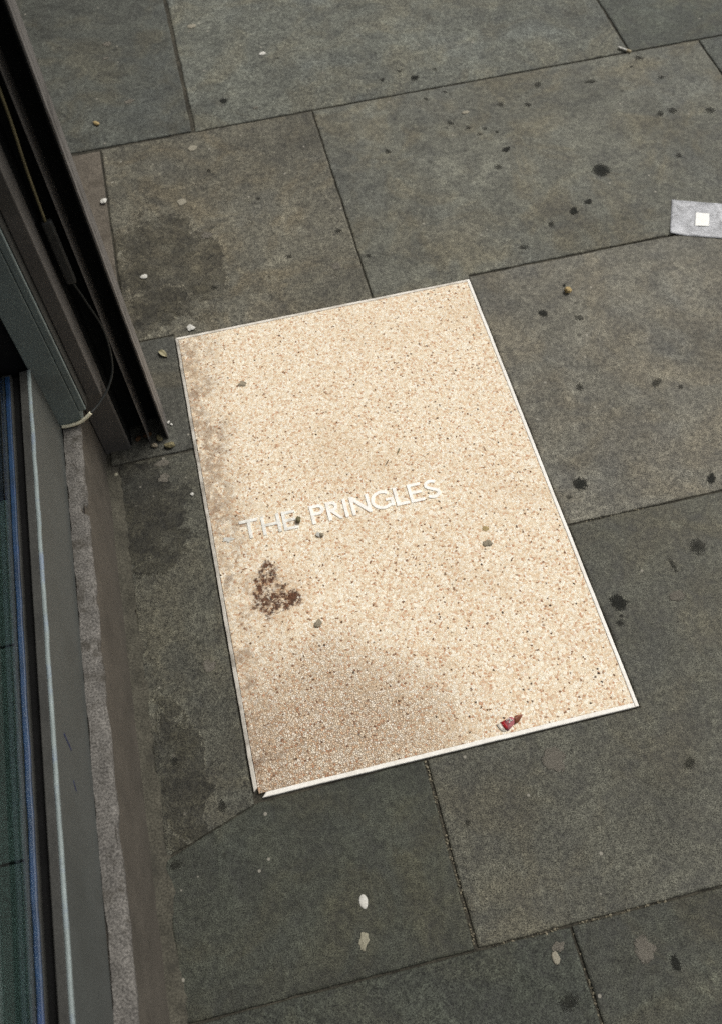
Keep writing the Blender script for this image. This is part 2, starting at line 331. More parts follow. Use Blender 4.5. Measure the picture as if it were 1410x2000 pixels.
# ------------------------------------------------------------------ terrazzo doorstep with raised letters
W, L = .669, 1.029
step = thing('terrazzo_slab', 'cream terrazzo slab in a pale metal frame with raised white capital letters', 'doorstep slab', (0, 0, 0))
def terrazzo():
    t = NT('terrazzo'); v = t.pos; X = t.xyz()
    wn = t.n('ShaderNodeTexNoise'); wn.inputs['Scale'].default_value = 260; wn.inputs['Detail'].default_value = 1; t.l(v, wn.inputs['Vector'])
    wv = t.vadd(v, t.vmul(t.vadd(wn.outputs['Color'], (-.5, -.5, -.5)), (.0045, .0045, 0)))
    a = t.voro(285, vec=wv); sep = t.n('ShaderNodeSeparateColor'); t.l(a.outputs['Color'], sep.inputs[0])
    chips = t.ramp(sep.outputs[0], [(0, (.77, .655, .49)), (.24, (.83, .75, .60)), (.44, (.68, .52, .35)), (.58, (.86, .80, .68)), (.74, (.60, .40, .25)), (.81, (.76, .62, .45)), (.90, (.50, .27, .155)), (.945, (.71, .55, .39)), (.98, (.22, .11, .06))], 'CONSTANT')
    ed = t.voro(285, 'DISTANCE_TO_EDGE', vec=wv)
    c = t.mix(t.math('MULTIPLY', t.ss(ed.outputs['Distance'], .13, .03), .55), chips, (.72, .60, .41))
    c = t.scale(c, t.lin(t.noise(480, 2, .7), .25, .75, .70, 1.30))
    b = t.voro(118, vec=t.vadd(v, (3, 8, 0))); s2 = t.n('ShaderNodeSeparateColor'); t.l(b.outputs['Color'], s2.inputs[0])
    light = t.math('MULTIPLY', t.ss(s2.outputs[0], .86, .87), t.ss(b.outputs['Distance'], .46, .34)); c = t.mix(light, c, (.90, .83, .68))
    tan = t.math('MULTIPLY', t.ss(s2.outputs[1], .90, .91), t.ss(b.outputs['Distance'], .46, .34)); c = t.mix(t.math('MULTIPLY', tan, .6), c, (.58, .36, .22))
    # sparse dark stones, thicker on the street side
    dens = t.ss(t.math('ADD', X[0], t.math('MULTIPLY', t.noise(3, 3, .6), .35)), .15, .75)
    d = t.voro(125, vec=t.vadd(wv, (7, 1, 0))); s3 = t.n('ShaderNodeSeparateColor'); t.l(d.outputs['Color'], s3.inputs[0])
    sel = t.math('GREATER_THAN', s3.outputs[0], t.lin(dens, 0, 1, .955, .870))
    c = t.mix(t.math('MULTIPLY', sel, t.ss(d.outputs['Distance'], .32, .18)), c, t.mix(s3.outputs[1], (.025, .016, .01), (.16, .075, .03)))
    # trodden grime: along the shop side, and the worn gravelly corner
    gn = t.noise(11, 6, .68, .7); edge = t.math('MULTIPLY', t.ss(t.math('ADD', X[0], t.math('MULTIPLY', gn, -.18)), .02, -.08), t.ss(t.noise(48, 5, .75, .4, t.vadd(v, (6, 2, 3))), .36, .60))
    up = t.ss(X[1], .30, .62)
    c = t.mix(t.math('MULTIPLY', edge, t.lin(up, 0, 1, .40, .75)), c, (.27, .19, .125))
    blot = t.math('MULTIPLY', t.ss(t.noise(26, 6, .7, .6, t.vadd(v, (4, 4, 1))), .52, .66), t.ss(X[0], .12, .0)); c = t.mix(t.math('MULTIPLY', blot, .6), c, (.17, .10, .06))
    worn = t.ss(t.math('ADD', t.dist((.13, .03), .34, .30), t.math('MULTIPLY', t.noise(7, 5, .6), .7)), 1.35, .55)
    gap = t.math('MULTIPLY', t.ss(ed.outputs['Distance'], .17, .04), worn)
    c = t.mix(t.math('MULTIPLY', t.math('MULTIPLY', worn, t.lin(t.noise(40, 4, .7), .3, .7, .4, 1.4)), .34), c, t.mix(.5, t.scale(c, .80), (.72, .36, .20), 'MULTIPLY'))
    c = t.mix(t.math('MULTIPLY', gap, .70), c, (.20, .13, .08))
    c = t.mix(t.math('MULTIPLY', t.ss(t.noise(5, 6, .62, .5), .50, .70), .30), c, (.55, .40, .24))
    # brown spill
    sx, sy = (0.0912, 0.3682)
    dd = t.math('ADD', t.math('MINIMUM', t.dist((0.0904, 0.3958), .027, .034), t.math('MINIMUM', t.dist((0.0942, 0.3523), .040, .036), t.dist((0.1310, 0.3474), .015, .020))), t.lin(t.noise(34, 4, .75, 0), .25, .75, -.75, .75))
    core = t.math('MULTIPLY', t.ss(dd, 1.10, .65), t.ss(t.noise(58, 5, .85, 0, t.vadd(v, (2, 3, 1))), .405, .515))
    halo = t.math('MULTIPLY', t.math('MULTIPLY', t.ss(t.dist((sx + .012, sy - .004), .085, .095), 1.0, .2), t.ss(t.noise(60, 4, .75), .35, .6)), .55)
    c = t.mix(halo, c, (.45, .28, .15)); c = t.mix(t.math('MULTIPLY', core, .96), c, t.scale((.070, .022, .006), t.lin(sep.outputs[1], 0, 1, .45, 1.5)))
    h = t.math('ADD', t.math('MULTIPLY', t.ss(ed.outputs['Distance'], 0, .22), t.lin(worn, 0, 1, .25, 1.0)), t.math('MULTIPLY', t.noise(300, 2, .6), .3))
    return t.done(c, t.lin(t.noise(30, 4, .6), .3, .7, .55, .8), t.bump(h, .0011, .8), spec=.3)
M_terr = terrazzo()
prism('slab', [(.0075, .0080), (W - .0070, .0080), (W - .0070, L - .0064), (.0065, L - .0064)], -.05, .0018, M_terr, step, bev=.0006, step=.02)
def strip_mat(name, col, dirtcol, amt, seed):
    t = NT(name); n = t.noise(22, 6, .7, .4, t.vadd(t.pos, (seed, 2, 1))); f = t.noise(260, 3, .7)
    c = t.mix(t.math('MULTIPLY', t.ss(n, .42, .66), amt), t.scale(col, t.lin(f, .25, .75, .88, 1.12)), t.scale(dirtcol, t.lin(f, .25, .75, .7, 1.3)))
    return t.done(c, .5, t.bump(f, .0003), spec=.4)
M_s_clean = strip_mat('pale_strip', (.82, .80, .74), (.55, .49, .40), .30, 1)
M_s_mid = strip_mat('scuffed_strip', (.74, .70, .62), (.30, .26, .20), .6, 5)
M_s_dirty = strip_mat('dirty_strip', (.52, .49, .43), (.15, .13, .10), .75, 9)
prism('frame_strip', [(W - .0068, .0), (W, .0), (W, L), (W - .0068, L)], -.05, .0027, M_s_clean, step, bev=.0008, wob=.0004, step=.02, seed=1)
prism('frame_strip', [(.013, .0), (W - .0072, .0), (W - .0072, .0078), (.020, .0078)], -.05, .0027, M_s_clean, step, bev=.0008, wob=.0005, step=.02, seed=2)
prism('frame_strip', [(.006, L - .0062), (W - .0072, L - .0062), (W - .0072, L), (.0, L)], -.05, .0026, M_s_mid, step, bev=.0006, wob=.0004, step=.02, seed=3)
prism('frame_strip', [(.0, .012), (.0068, .018), (.0058, L - .0068), (.0, L - .0004)], -.05, .0024, M_s_dirty, step, bev=.0006, wob=.0008, step=.02, seed=4)

M_let = simple('letter_metal', (.90, .88, .82), .45, .10, 60, .10, 420, .0003, spec=.45, dirt=((.55, .50, .42), .35))
M_let2 = simple('letter_metal_dulled', (.80, .79, .73), .5, .16, 60, .14, 420, .0003, spec=.4, dirt=((.34, .30, .23), .6))
S = .155
def arc(cx, cy, rx, ry, a0, a1, n=16): return [(cx + rx * math.cos(R_(a0 + (a1 - a0) * i / n)), cy + ry * math.sin(R_(a0 + (a1 - a0) * i / n))) for i in range(n + 1)]
def stroke(path, s=S):
    l, r = [], []
    for i, q in enumerate(path):
        a = path[max(i - 1, 0)]; b = path[min(i + 1, len(path) - 1)]; d = math.hypot(b[0] - a[0], b[1] - a[1]); nx, ny = -(b[1] - a[1]) / d, (b[0] - a[0]) / d
        l.append((q[0] + nx * s / 2, q[1] + ny * s / 2)); r.append((q[0] - nx * s / 2, q[1] - ny * s / 2))
    return r + l[::-1]
def R4(x0, x1, y0, y1): return [(x0, y0), (x1, y0), (x1, y1), (x0, y1)]
def glyph(ch, w):
    """outlines in cap-height units; w is the width of the letter"""
    h = S / 2
    if ch == 'T': return [[(w / 2 - h, 0), (w / 2 + h, 0), (w / 2 + h, 1 - S), (w, 1 - S), (w, 1), (0, 1), (0, 1 - S), (w / 2 - h, 1 - S)]]
    if ch == 'I': return [R4(0, S, 0, 1)]
    if ch == 'L': return [[(0, 0), (w, 0), (w, S), (S, S), (S, 1), (0, 1)]]
    if ch == 'E': return [[(0, 0), (w, 0), (w, S * .95), (S, S * .95), (S, .44), (w * .92, .44), (w * .92, .58), (S, .58), (S, 1 - S * .95), (w * .97, 1 - S * .95), (w * .97, 1), (0, 1)]]
    if ch == 'H': return [[(0, 0), (S, 0), (S, .43), (w - S, .43), (w - S, 0), (w, 0), (w, 1), (w - S, 1), (w - S, .57), (S, .57), (S, 1), (0, 1)]]
    if ch == 'N': return [[(0, 0), (S, 0), (S, .72), (w - S * .95, 0), (w, 0), (w, 1), (w - S, 1), (w - S, .29), (S * .95, 1), (0, 1)]]
    if ch in 'PR':
        by, rr = .72, .28; cx = w * (.93 if ch == 'P' else .82) - rr
        bowl = [(S, 1 - h), (cx, 1 - h)] + arc(cx, by, rr - h, rr - h, 80, -80, 14) + [(cx, by - rr + h), (S, by - rr + h)]
        out = [R4(0, S, 0, 1), stroke(bowl)[::1]]
        if ch == 'R': out.append([(w * .80, 0), (w * 1.02, 0), (cx + .06, .50), (cx - .13, .50)])
        return out
    if ch == 'G':
        r = .5 - h; rx = w / 2 - h * .6
        return [stroke(arc(w / 2 - .02, .5, rx, r, 48, 318, 34)), R4(w * .62, w * .985, .40, .40 + S * .9), R4(w * .985 - S, w * .985, .08, .40)]
    if ch == 'S':
        rx = w / 2 - h * .9
        p1 = arc(w / 2, .735, rx * .86, .265 - h, 28, 262, 18); p2 = arc(w / 2 - .01, .275, rx * .96, .275 - h, 82, -150, 20)
        return [stroke(p1[:-1] + p2[1:])]
CAP, BASE = .0425, .4900
for i, (ch, x0, x1) in enumerate((('T', .0605, .0970), ('H', .1025, .1390), ('E', .1435, .1705), ('P', .1990, .2290), ('R', .2310, .2590), ('I', .2645, .2711), ('N', .2785, .3170), ('G', .3210, .3640), ('L', .3660, .3915), ('E', .3950, .4225), ('S', .4265, .4570))):
    v = []; f = []
    for k, out in enumerate(glyph(ch, (x1 - x0) / CAP)):
        ar = sum(out[j - 1][0] * out[j][1] - out[j][0] * out[j - 1][1] for j in range(len(out)))
        if ar < 0: out = out[::-1]
        n = len(out); b = len(v); zt = .0035 - k * .0001
        v += [(x0 + q[0] * CAP, BASE + q[1] * CAP, .0012) for q in out] + [(x0 + q[0] * CAP, BASE + q[1] * CAP, zt) for q in out]
        f += [(b + j, b + (j + 1) % n, b + n + (j + 1) % n, b + n + j) for j in range(n)] + [tuple(range(b + n, b + 2 * n)), tuple(reversed(range(b, b + n)))]
    mesh('letter', v, f, M_let2 if i < 3 else M_let, step)

# ------------------------------------------------------------------ shopfront
shop = thing('shopfront', 'grey painted shopfront with stone plinth, window sill and shutter guide', 'shopfront', (-.18, .2, 0))
shop.matrix_world = Matrix.Translation((-.18, .2, 0))
INV = Matrix.Translation((.18, -.2, 0))
def sp(o, parent=None):
    o.parent = parent or shop
    if not parent: o.matrix_parent_inverse = INV
    else: o.matrix_parent_inverse = Matrix.Identity(4)
    return o
M_plinth = simple('brown_painted_plinth', (.088, .078, .064), .75, .22, 12, .26, 380, .001, dirt=((.050, .046, .037), .6))
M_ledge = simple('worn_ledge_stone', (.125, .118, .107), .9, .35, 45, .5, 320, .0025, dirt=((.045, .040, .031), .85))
M_sill = simple('grey_sill_paint', (.074, .080, .075), .55, .10, 9, .16, 420, .0005, spec=.4, dirt=((.055, .058, .052), .45))  # sill and ledge colours are lowered, lens falloff put into the paint and stone
M_jamb = simple('grey_jamb_paint', (.178, .218, .212), .55, .12, 9, .18, 420, .0005, spec=.4, dirt=((.10, .105, .10), .4))
M_pil = simple('brown_grey_pilaster_paint', (.105, .098, .090), .65, .14, 12, .2, 420, .0006, dirt=((.055, .052, .046), .5))
M_edge = simple('rubbed_pale_paint', (.22, .26, .255), .5, .18, 30, .12, 420, .0004, dirt=((.12, .17, .32), .45))
M_bead = simple('dark_bead', (.040, .040, .036), .6, .3, 20, .2, 400, .0005)
M_black = simple('black_rubber', (.006, .006, .006), .85, .3, 20, .2, 400, .0003, spec=.1)
M_slot = simple('slot_shade_black', (.008, .009, .009), .8, .4, 40, .3, 400, .0005, spec=.15)  # near-black colour stands in for the deep shade inside the channel
M_rail = simple('dull_guide_steel', (.150, .140, .130), .6, .2, 25, .22, 420, .0006, spec=.4, dirt=((.06, .055, .05), .6))
M_blue = simple('blue_film', (.006, .028, .072), .4, .45, 30, .1, 300, .0003, spec=.5, dirt=((.02, .04, .13), .6))
M_teal = simple('teal_display_boards', (.050, .072, .068), .6, .2, 8, .2, 380, .0005)
M_dark = simple('unlit_interior', (.012, .013, .014), .9, .2, 10, .1, 200, .0003, spec=.1)
M_wall = simple('upper_facade_render', (.32, .30, .27), .9, .15, 3, .15, 100, .002)
Y0, YJ, YP = -2.6, .675, .765
# plinth: slightly battered painted stone with an uneven face
v = []; f = []; ny, nzv = 260, 9
for i in range(ny + 1):
    y = Y0 + (YP + .02 - Y0) * i / ny
    for j in range(nzv + 1):
        z = -.04 + .252 * j / nzv
        x = -.1815 + .0035 * (1 - j / nzv) + .0016 * nz(y * 9, z * 9, 1) + .0009 * nz(y * 40, z * 40, 2)
        v.append((x, y, z))
for i in range(ny):
    for j in range(nzv): f.append((i * (nzv + 1) + j, (i + 1) * (nzv + 1) + j, (i + 1) * (nzv + 1) + j + 1, i * (nzv + 1) + j + 1))
sp(mesh('stone_plinth', v, f, M_plinth, None, True))
sp(box('plinth_core', -.32, -.1875, Y0, YP + .02, -.04, .2085, M_plinth))
# ledge: rough stone lip, chipped along its outer arris
v = []; f = []; n = 620; prof = [(-.0295, .0), (-.022, .0), (-.012, .0), (-.005, -.0006), (-.0008, -.003), (.0012, -.007), (.0005, -.013), (-.003, -.018)]
y1 = YJ + .06
for i in range(n + 1):
    y = Y0 + (y1 - Y0) * i / n
    e = -.1775 + .0026 * nz(y * 7, 3.1) + .0022 * nz(y * 24, 8.2) + .0011 * nz(y * 80, 1.7)
    ch = 0
    for (yc, wd, dp) in ((.497, .012, .012), (.32, .010, .004), (.12, .03, .003), (-.06, .02, .0045), (-.215, .05, .003), (.235, .012, .0035)):
        ch = max(ch, dp * max(0, 1 - abs(y - yc) / wd) ** .5)
    for j, (u, dz) in enumerate(prof):
        k = j / (len(prof) - 1)
        v.append((e + u - ch * k, y, .2155 + dz - ch * (.9 if .3 < k else 0) + (.0006 * nz(y * 90, u * 500, 4) + .0008 * nz(y * 300, u * 1500, 6)) * (1 if j else .2)))
k = len(prof)
for i in range(n):
    for j in range(k - 1): f.append((i * k + j, (i + 1) * k + j, (i + 1) * k + j + 1, i * k + j + 1))
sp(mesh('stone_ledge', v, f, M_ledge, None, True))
# window sill board, its rubbed arris, bead, gasket
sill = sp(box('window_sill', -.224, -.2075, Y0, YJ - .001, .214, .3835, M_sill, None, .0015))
sp(prism('worn_edge', [(-.2137, Y0), (-.2078, Y0), (-.2078, YJ - .002), (-.2137, YJ - .002)], .3818, .3862, M_edge, None, bev=.0014, wob=.0007, step=.02, seed=3), sill)
sp(box('glazing_bead', -.2265, -.2143, Y0, YJ - .002, .375, .3842, M_bead, None, .001), sill)
sp(box('gasket', -.2400, -.2270, Y0, YJ - .002, .33, .374, M_black), sill)
sp(box('sill_back', -.2555, -.2405, Y0, YJ - .002, .33, .3815, M_bead), sill)
gl = NT('shop_glass'); gl.t.nodes.remove(gl.p)
tr = gl.n('ShaderNodeBsdfTransparent'); tr.inputs[0].default_value = (.86, .92, .90, 1); gs = gl.n('ShaderNodeBsdfGlossy'); gs.inputs['Roughness'].default_value = .0
fr = gl.n('ShaderNodeFresnel'); gl.l(gl.lin(gl.n('ShaderNodeNewGeometry').outputs['Backfacing'], 0, 1, 1.5, 1 / 1.5), fr.inputs[0]); mx = gl.n('ShaderNodeMixShader')
gl.l(fr.outputs[0], mx.inputs[0]); gl.l(tr.outputs[0], mx.inputs[1]); gl.l(gs.outputs[0], mx.inputs[2]); gl.l(mx.outputs[0], gl.out.inputs[0])
pane = sp(box('window_pane', -.2550, -.2503, Y0 + .001, .667, .345, 2.451, gl.m))
sp(prism('blue_film_strip', [(-.2499, Y0), (-.2425, Y0), (-.2425, .668), (-.2499, .668)], .3817, .3852, M_blue, None, bev=.0008, wob=.0008, step=.02, seed=8), pane)
bed = sp(box('display_bed', -.90, -.2560, Y0, .668, .30, .352, M_dark))
for ya, yb in ((.187, .43), (-.108, .184), (-.405, -.111), (-.70, -.408), (-1.2, -.703)):
    sp(box('bed_board', -.88, -.2560, ya, yb, .3525, .3800, M_teal, None, .0015), bed)
sp(box('display_box', -.90, -.2565, .434, .666, .3525, 1.9, M_dark))
for nm, a in (('interior_back_wall', (-.95, -.91, Y0, .668, .3, 2.45)), ('interior_end_wall', (-.95, -.2, Y0 - .06, Y0 - .005, -.04, 2.45)), ('interior_ceiling', (-.95, -.26, Y0, .668, 2.452, 2.5))): sp(box(nm, *a, M_dark))
M_ink = simple('blue_ink', (.015, .022, .075), .6, .2, 60, .1, 400, .0002)
for pts in ([(.056, .345), (.041, .315), (.038, .316), (.052, .347)], [(-.003, .317), (-.014, .306), (-.017, .307), (-.006, .318)]):
    sp(mesh('ink_mark', [(-.2071, a, b) for a, b in pts] + [(-.2078, a, b) for a, b in pts], [(0, 1, 2, 3), (7, 6, 5, 4)] + [(k, (k + 1) % 4, 4 + (k + 1) % 4, 4 + k) for k in range(4)], M_ink), sill)
# jamb and pilaster
jamb = sp(box('window_jamb', -.2125, -.1665, YJ, YP + .03, .2165, 2.45, M_jamb, None, .0015))
sp(box('jamb_trim', -.1660, -.1535, YJ + .001, YP + .03, .250, 2.45, M_jamb, None, .002), jamb)
sp(box('jamb_groove', -.1533, -.1515, YJ + .006, YP + .03, .25, 2.45, M_bead), jamb)
sp(box('jamb_return', -.2600, -.2130, YJ + .012, YP + .03, .30, 2.45, M_dark), jamb)
pil = sp(box('pilaster', -.1512, -.1255, YP - .055, YP + .03, .235, 2.45, M_pil, None, .002))
pf = sp(box('pilaster_foot', -.1795, -.1262, YP - .004, YP + .03, -.02, .238, M_pil, None, .003), pil)
sp(box('pilaster_block', -.1780, -.1265, YP + .032, .828, -.02, 2.45, M_pil), pil)
# shutter guide: steel channel opening towards the window, two slots
gd = sp(box('shutter_guide', -.1250, -.0535, .8225, .8280, .001, 2.6, M_slot))
def flange(x0, x1, ya, yb, mat, wob, seed, z0=.001, z1=2.6):
    n = 240; v = []; f = []
    for i in range(n + 1):
        z = z0 + (z1 - z0) * i / n; e = ya + wob * (nz(z * 25, seed) + .7 * nz(z * 90, seed + 2)); d = wob * .5 * nz(z * 40, seed + 6)
        v += [(x0, e, z), (x1 + d, e, z), (x1, yb, z), (x0, yb, z)]
    for i in range(n):
        for j in range(4): f.append((i * 4 + j, i * 4 + (j + 1) % 4, (i + 1) * 4 + (j + 1) % 4, (i + 1) * 4 + j))
    f += [(0, 1, 2, 3), tuple(n * 4 + q for q in (3, 2, 1, 0))]
    return mesh('flange', v, f, mat)
sp(flange(-.0500, -.0472, .766, .786, M_rail, .0012, 1), gd)
sp(flange(-.0500, -.0470, .7875, .8275, M_rail, .0003, 4), gd)
sp(flange(-.0530, -.0503, .7672, .8220, M_slot, .0006, 7), gd)
sp(flange(-.0868, -.0852, .7655, .8220, M_rail, .0006, 11), gd)
sp(flange(-.1255, -.1232, .7680, .8220, M_slot, .0006, 15), gd)
sp(box('slot_liner', -.1230, -.0870, .8120, .8222, .002, 2.6, M_slot), gd)
# fascia, upper wall, recessed entrance beyond the guide (out of frame, but it shades the pavement)
sp(box('fascia', -.30, -.06, Y0, 3.6, 2.62, 3.2, M_jamb, None, .01))
sp(box('upper_wall', -.60, -.18, Y0, 3.6, 3.202, 7.5, M_wall))
sp(box('entrance_side', -.66, -.186, .832, .90, -.01, 2.6, M_pil))
sp(box('entrance_back', -.74, -.662, .832, 2.9, -.01, 2.6, M_pil))
dr = sp(box('entrance_door', -.660, -.63, 1.2, 2.1, .02, 2.1, M_jamb, None, .003))
for za, zb in ((.15, .85), (.98, 1.98)): sp(box('door_panel', -.629, -.619, 1.3, 2.0, za, zb, M_pil, None, .004), dr)
sp(box('far_pilaster', -.66, -.12, 2.9, 3.6, -.01, 2.61, M_pil))
sp(box('conduit_box', -.1150, -.0985, .756, .7668, .470, .600, simple('conduit_grey', (.028, .029, .028), .6, .2, 30, .2, 400, .0005), None, .003))

# ------------------------------------------------------------------ cables
M_cable_y = simple('dusty_yellow_cable', (.16, .14, .075), .6, .3, 30, .2, 400, .0004)
M_cable_k = simple('black_cable', (.018, .020, .019), .55, .2, 30, .2, 400, .0004)
M_cable_c = simple('cream_cable', (.85, .80, .60), .5, .08, 60, .1, 400, .0003, spec=.4)
cb = thing('cable', 'thin cable from the shutter guide, looping black then cream across the window jamb', 'cable', (-.165, .70, .22))
def cp(o): o.parent = cb; o.matrix_parent_inverse = Matrix.Translation((.165, -.70, -.22)); return o
cb.matrix_world = Matrix.Translation((-.165, .70, .22))
cp(tube('dusty_length', [(-.108, .760, .600), (-.104, .762, .70), (-.098, .764, .80), (-.095, .766, 1.0), (-.095, .768, 1.5)], .0022, M_cable_y))
cp(tube('black_length', [(-.1055, .760, .472), (-.096, .758, .42), (-.086, .752, .355), (-.092, .738, .285), (-.108, .716, .255), (-.132, .690, .243), (-.1475, .6735, .2435)], .0020, M_cable_k))
cp(tube('cream_length', [(-.1475, .6735, .2435), (-.158, .671, .236), (-.170, .6705, .2285), (-.184, .6715, .2235), (-.198, .6725, .2215), (-.2055, .6735, .2215)], .0032, M_cable_c))

# ------------------------------------------------------------------ trodden gum: dark stains belong to their flagstone
def gum_mat(name, col, op, e0=1.05, e1=.25, nz_=.28):
    t = NT(name); g_ = t.noise(500, 2, .7); c = t.scale(col, t.lin(g_, .25, .75, .5, 1.5))
    tc = t.n('ShaderNodeTexCoord').outputs['Generated']; q = t.vmul(t.vadd(tc, (-.5, -.5, 0)), (2, 2, 0)); ln_ = t.n('ShaderNodeVectorMath'); ln_.operation = 'LENGTH'; t.l(q, ln_.inputs[0])
    al = t.ss(t.math('ADD', ln_.outputs['Value'], t.lin(t.noise(170, 3, .7), .3, .7, -nz_, nz_)), e0, e1)
    t.done(c, .85, None, spec=.2); t.l(t.math('MULTIPLY', al, op), t.p.inputs['Alpha']); return t.m
M_gum_d = gum_mat('black_gum_and_shadow', (.026, .027, .023), .58, 1.05, .35)
M_gum_m = gum_mat('faded_trodden_gum', (.030, .030, .025), .30)
MM = .00105
dark = [((1.0825, 1.2883), 21, 18, 0), ((1.0110, 1.1953), 10, 9, 0), ((0.9664, 1.1735), 12, 9, 0), ((0.9030, 1.1469), 9, 8, 1), ((0.8203, 1.0922), 8, 12, 1), ((0.8420, 1.3679), 10, 8, 1), ((0.7956, 0.8903), 10, 9, 0), ((0.8674, 0.8571), 10, 7, 1), ((0.9191, 1.5946), 9, 8, 0), ((0.9844, 1.5756), 9, 9, 1), ((0.8796, 1.4254), 11, 7, 0), ((0.7768, 1.5601), 8, 8, 1), ((0.8124, 1.5292), 7, 7, 1), ((0.8515, 1.5160), 7, 6, 1), ((0.8342, 1.4985), 6, 5, 0), ((0.8777, 1.4962), 7, 6, 1), ((0.7948, 1.6824), 7, 5, 0), ((1.3262, 1.6761), 13, 10, 1), ((1.2948, 1.6468), 5, 5, 0), ((1.3517, 1.5834), 9, 7, 0), ((1.3257, 1.4516), 11, 11, 1), ((1.2942, 1.4482), 9, 8, 1), ((1.4174, 1.4251), 14, 12, 1), ((1.2772, 1.2887), 9, 8, 1), ((1.0351, 1.6452), 11, 12, 1), ((1.1700, 1.6189), 15, 7, 1), ((0.2311, 1.8114), 10, 10, 0), ((0.7342, 1.7620), 11, 9, 0), ((0.6514, 1.7773), 9, 7, 0), ((0.7034, 1.8003), 6, 6, 1), ((0.7946, 1.7826), 6, 6, 0), ((0.7416, 1.6697), 8, 6, 1), ((0.3998, 1.9495), 5, 4, 0), ((0.4602, 1.9317), 4, 4, 1), ((0.4163, 1.2576), 8, 7, 0), ((0.2909, 1.2076), 7, 7, 1), ((0.4667, 1.1609), 6, 6, 0), ((0.1062, 1.1569), 9, 8, 1), ((0.1529, 1.5515), 7, 6, 1), ((0.5976, 1.4979), 10, 7, 1), ((0.7250, 0.4493), 14, 13, 0), ((0.6945, 0.4281), 6, 5, 0), ((0.8048, 0.6786), 9, 10, 1), ((1.0055, 0.6240), 5, 6, 0), ((0.9594, 0.6460), 14, 8, 1), ((0.9742, 0.3995), 15, 9, 0), ((0.8875, 0.2679), 18, 13, 1), ((0.8304, 0.2401), 16, 4, 1), ((0.7050, 0.1940), 16, 15, 0), ((0.6949, 0.1548), 6, 7, 0), ((0.7014, 0.1666), 4, 3, 0), ((0.5752, -0.3888), 7, 12, 0), ((0.4030, -0.4020), 14, 11, 1), ((0.3292, -0.1188), 6, 4, 0), ((-0.0556, 0.0022), 9, 7, 0), ((-0.1414, -0.0711), 7, 8, 0), ((-0.1223, 0.0958), 9, 6, 1), ((0.7135, -0.1111), 8, 12, 1), ((0.2541, 1.4184), 7, 5, 1)]
for i, (pt, rx, ry, kd) in enumerate(dark):
    blob('gum_stain', pt, rx * MM * 1.15, ry * MM * 1.15, .0004, (M_gum_d if kd == 0 and max(rx, ry) >= 10 else M_gum_m), flag_at(pt), .0004, .35, i * 1.7, rot=i * .37, seg=22)

# pale gum and droppings: things of their own
M_gum_p = gum_mat('pale_trodden_gum', (.27, .25, .195), .95, 1.1, .85, .14)
M_gum_f = gum_mat('greyed_trodden_gum', (.19, .175, .145), .62, 1.15, .70, .35)
M_white = simple('white_blob', (.54, .53, .48), .6, .12, 150, .12, 450, .0005)
M_cream = simple('cream_scrap', (.26, .245, .18), .7, .2, 150, .15, 450, .0005)
GG = 'pale trodden gum spots on the flagstones'
pale = [
 ((0.1934, 2.1579), 11, 8, 'p', 0, 'pale oval gum spot beside the wide joint, nearest the top edge'),
 ((-0.0464, 2.1459), 11, 9, 'f', 0, 'faint pinkish gum smear on the top left flagstone, uppermost of its stone'),
 ((-0.0553, 2.0814), 7, 5, 'f', 0, 'very small faint gum smear just below the pinkish smear, top left flagstone'),
 ((-0.0129, 1.8778), 13, 6, 'f', 0, 'wide faint gum smear on the top left flagstone above the yellow leaf scrap'),
 ((0.1234, 1.6451), 10, 9, 'p', .3, 'round pale gum spot just below the corner of the wide joint'),
 ((0.0719, 1.4565), 9.5, 9.5, 'p', .15, 'round pale gum spot above the flaking patch of stone'),
 ((0.3639, 1.9789), 8, 6, 'w', 0, 'small white gum spot on the large top flagstone'),
 ((0.3067, 1.7570), 6, 4, 'f', 0, 'tiny pale gum spot near the bottom edge of the large top flagstone'),
 ((0.1135, 1.3275), 12, 9, 'f', 0, 'pinkish grey scab at the tip of the dark flaking patch'),
 ((0.3877, 1.1490), 9, 9, 'f', .7, 'faint ring shaped gum mark above the top edge of the terrazzo'),
 ((0.8230, 1.5885), 8, 5, 'p', 0, 'pale gum speck among the dark spots beyond the terrazzo'),
 ((0.4988, -0.0498), 15, 17, 'f', .8, 'large faint ring shaped gum mark below the red wrapper'),
 ((0.5352, -0.3628), 13, 14, 'f', .5, 'large pale gum mark near the bottom right corner'),
 ((0.4033, -0.3410), 5, 7, 'p', 0, 'small pale gum speck left of the gritty joint at the bottom'),
 ((0.4109, -0.3260), 9, 6, 'f', 0, 'faint grey gum smear on the paving joint at the bottom'),
 ((0.8128, 0.1806), 11, 8, 'f', .4, 'faint pale gum mark level with the black stain right of the terrazzo'),
 ((-0.0409, 0.2523), 10, 9, 'f', .6, 'faint double lobed gum mark left of the terrazzo, near its lower end'),
 ((-0.0680, 0.7077), 12, 8, 'f', 0, 'greyish gum smear by the foot of the shutter guide, upper of two'),
 ((-0.0694, 0.6712), 9, 8, 'f', 0, 'greyish gum smear by the foot of the shutter guide, lower of two'),
 ((0.4933, -0.1913), 1, 1, None, 0, ''),
]
for i, (pt, rx, ry, kd, rg_, lb) in enumerate(pale):
    if not kd: continue
    o = blob('gum_spot', pt, rx * MM * 1.2, ry * MM * 1.2, .0012 if kd != 'f' else .0005, {'p': M_gum_p, 'f': M_gum_f, 'w': M_white}[kd], None, .0005, .22 if kd != 'f' else .4, i * 2.3 + .5, ring=rg_, lump=.25, seg=24)
    tag(o, lb, 'gum', GG)

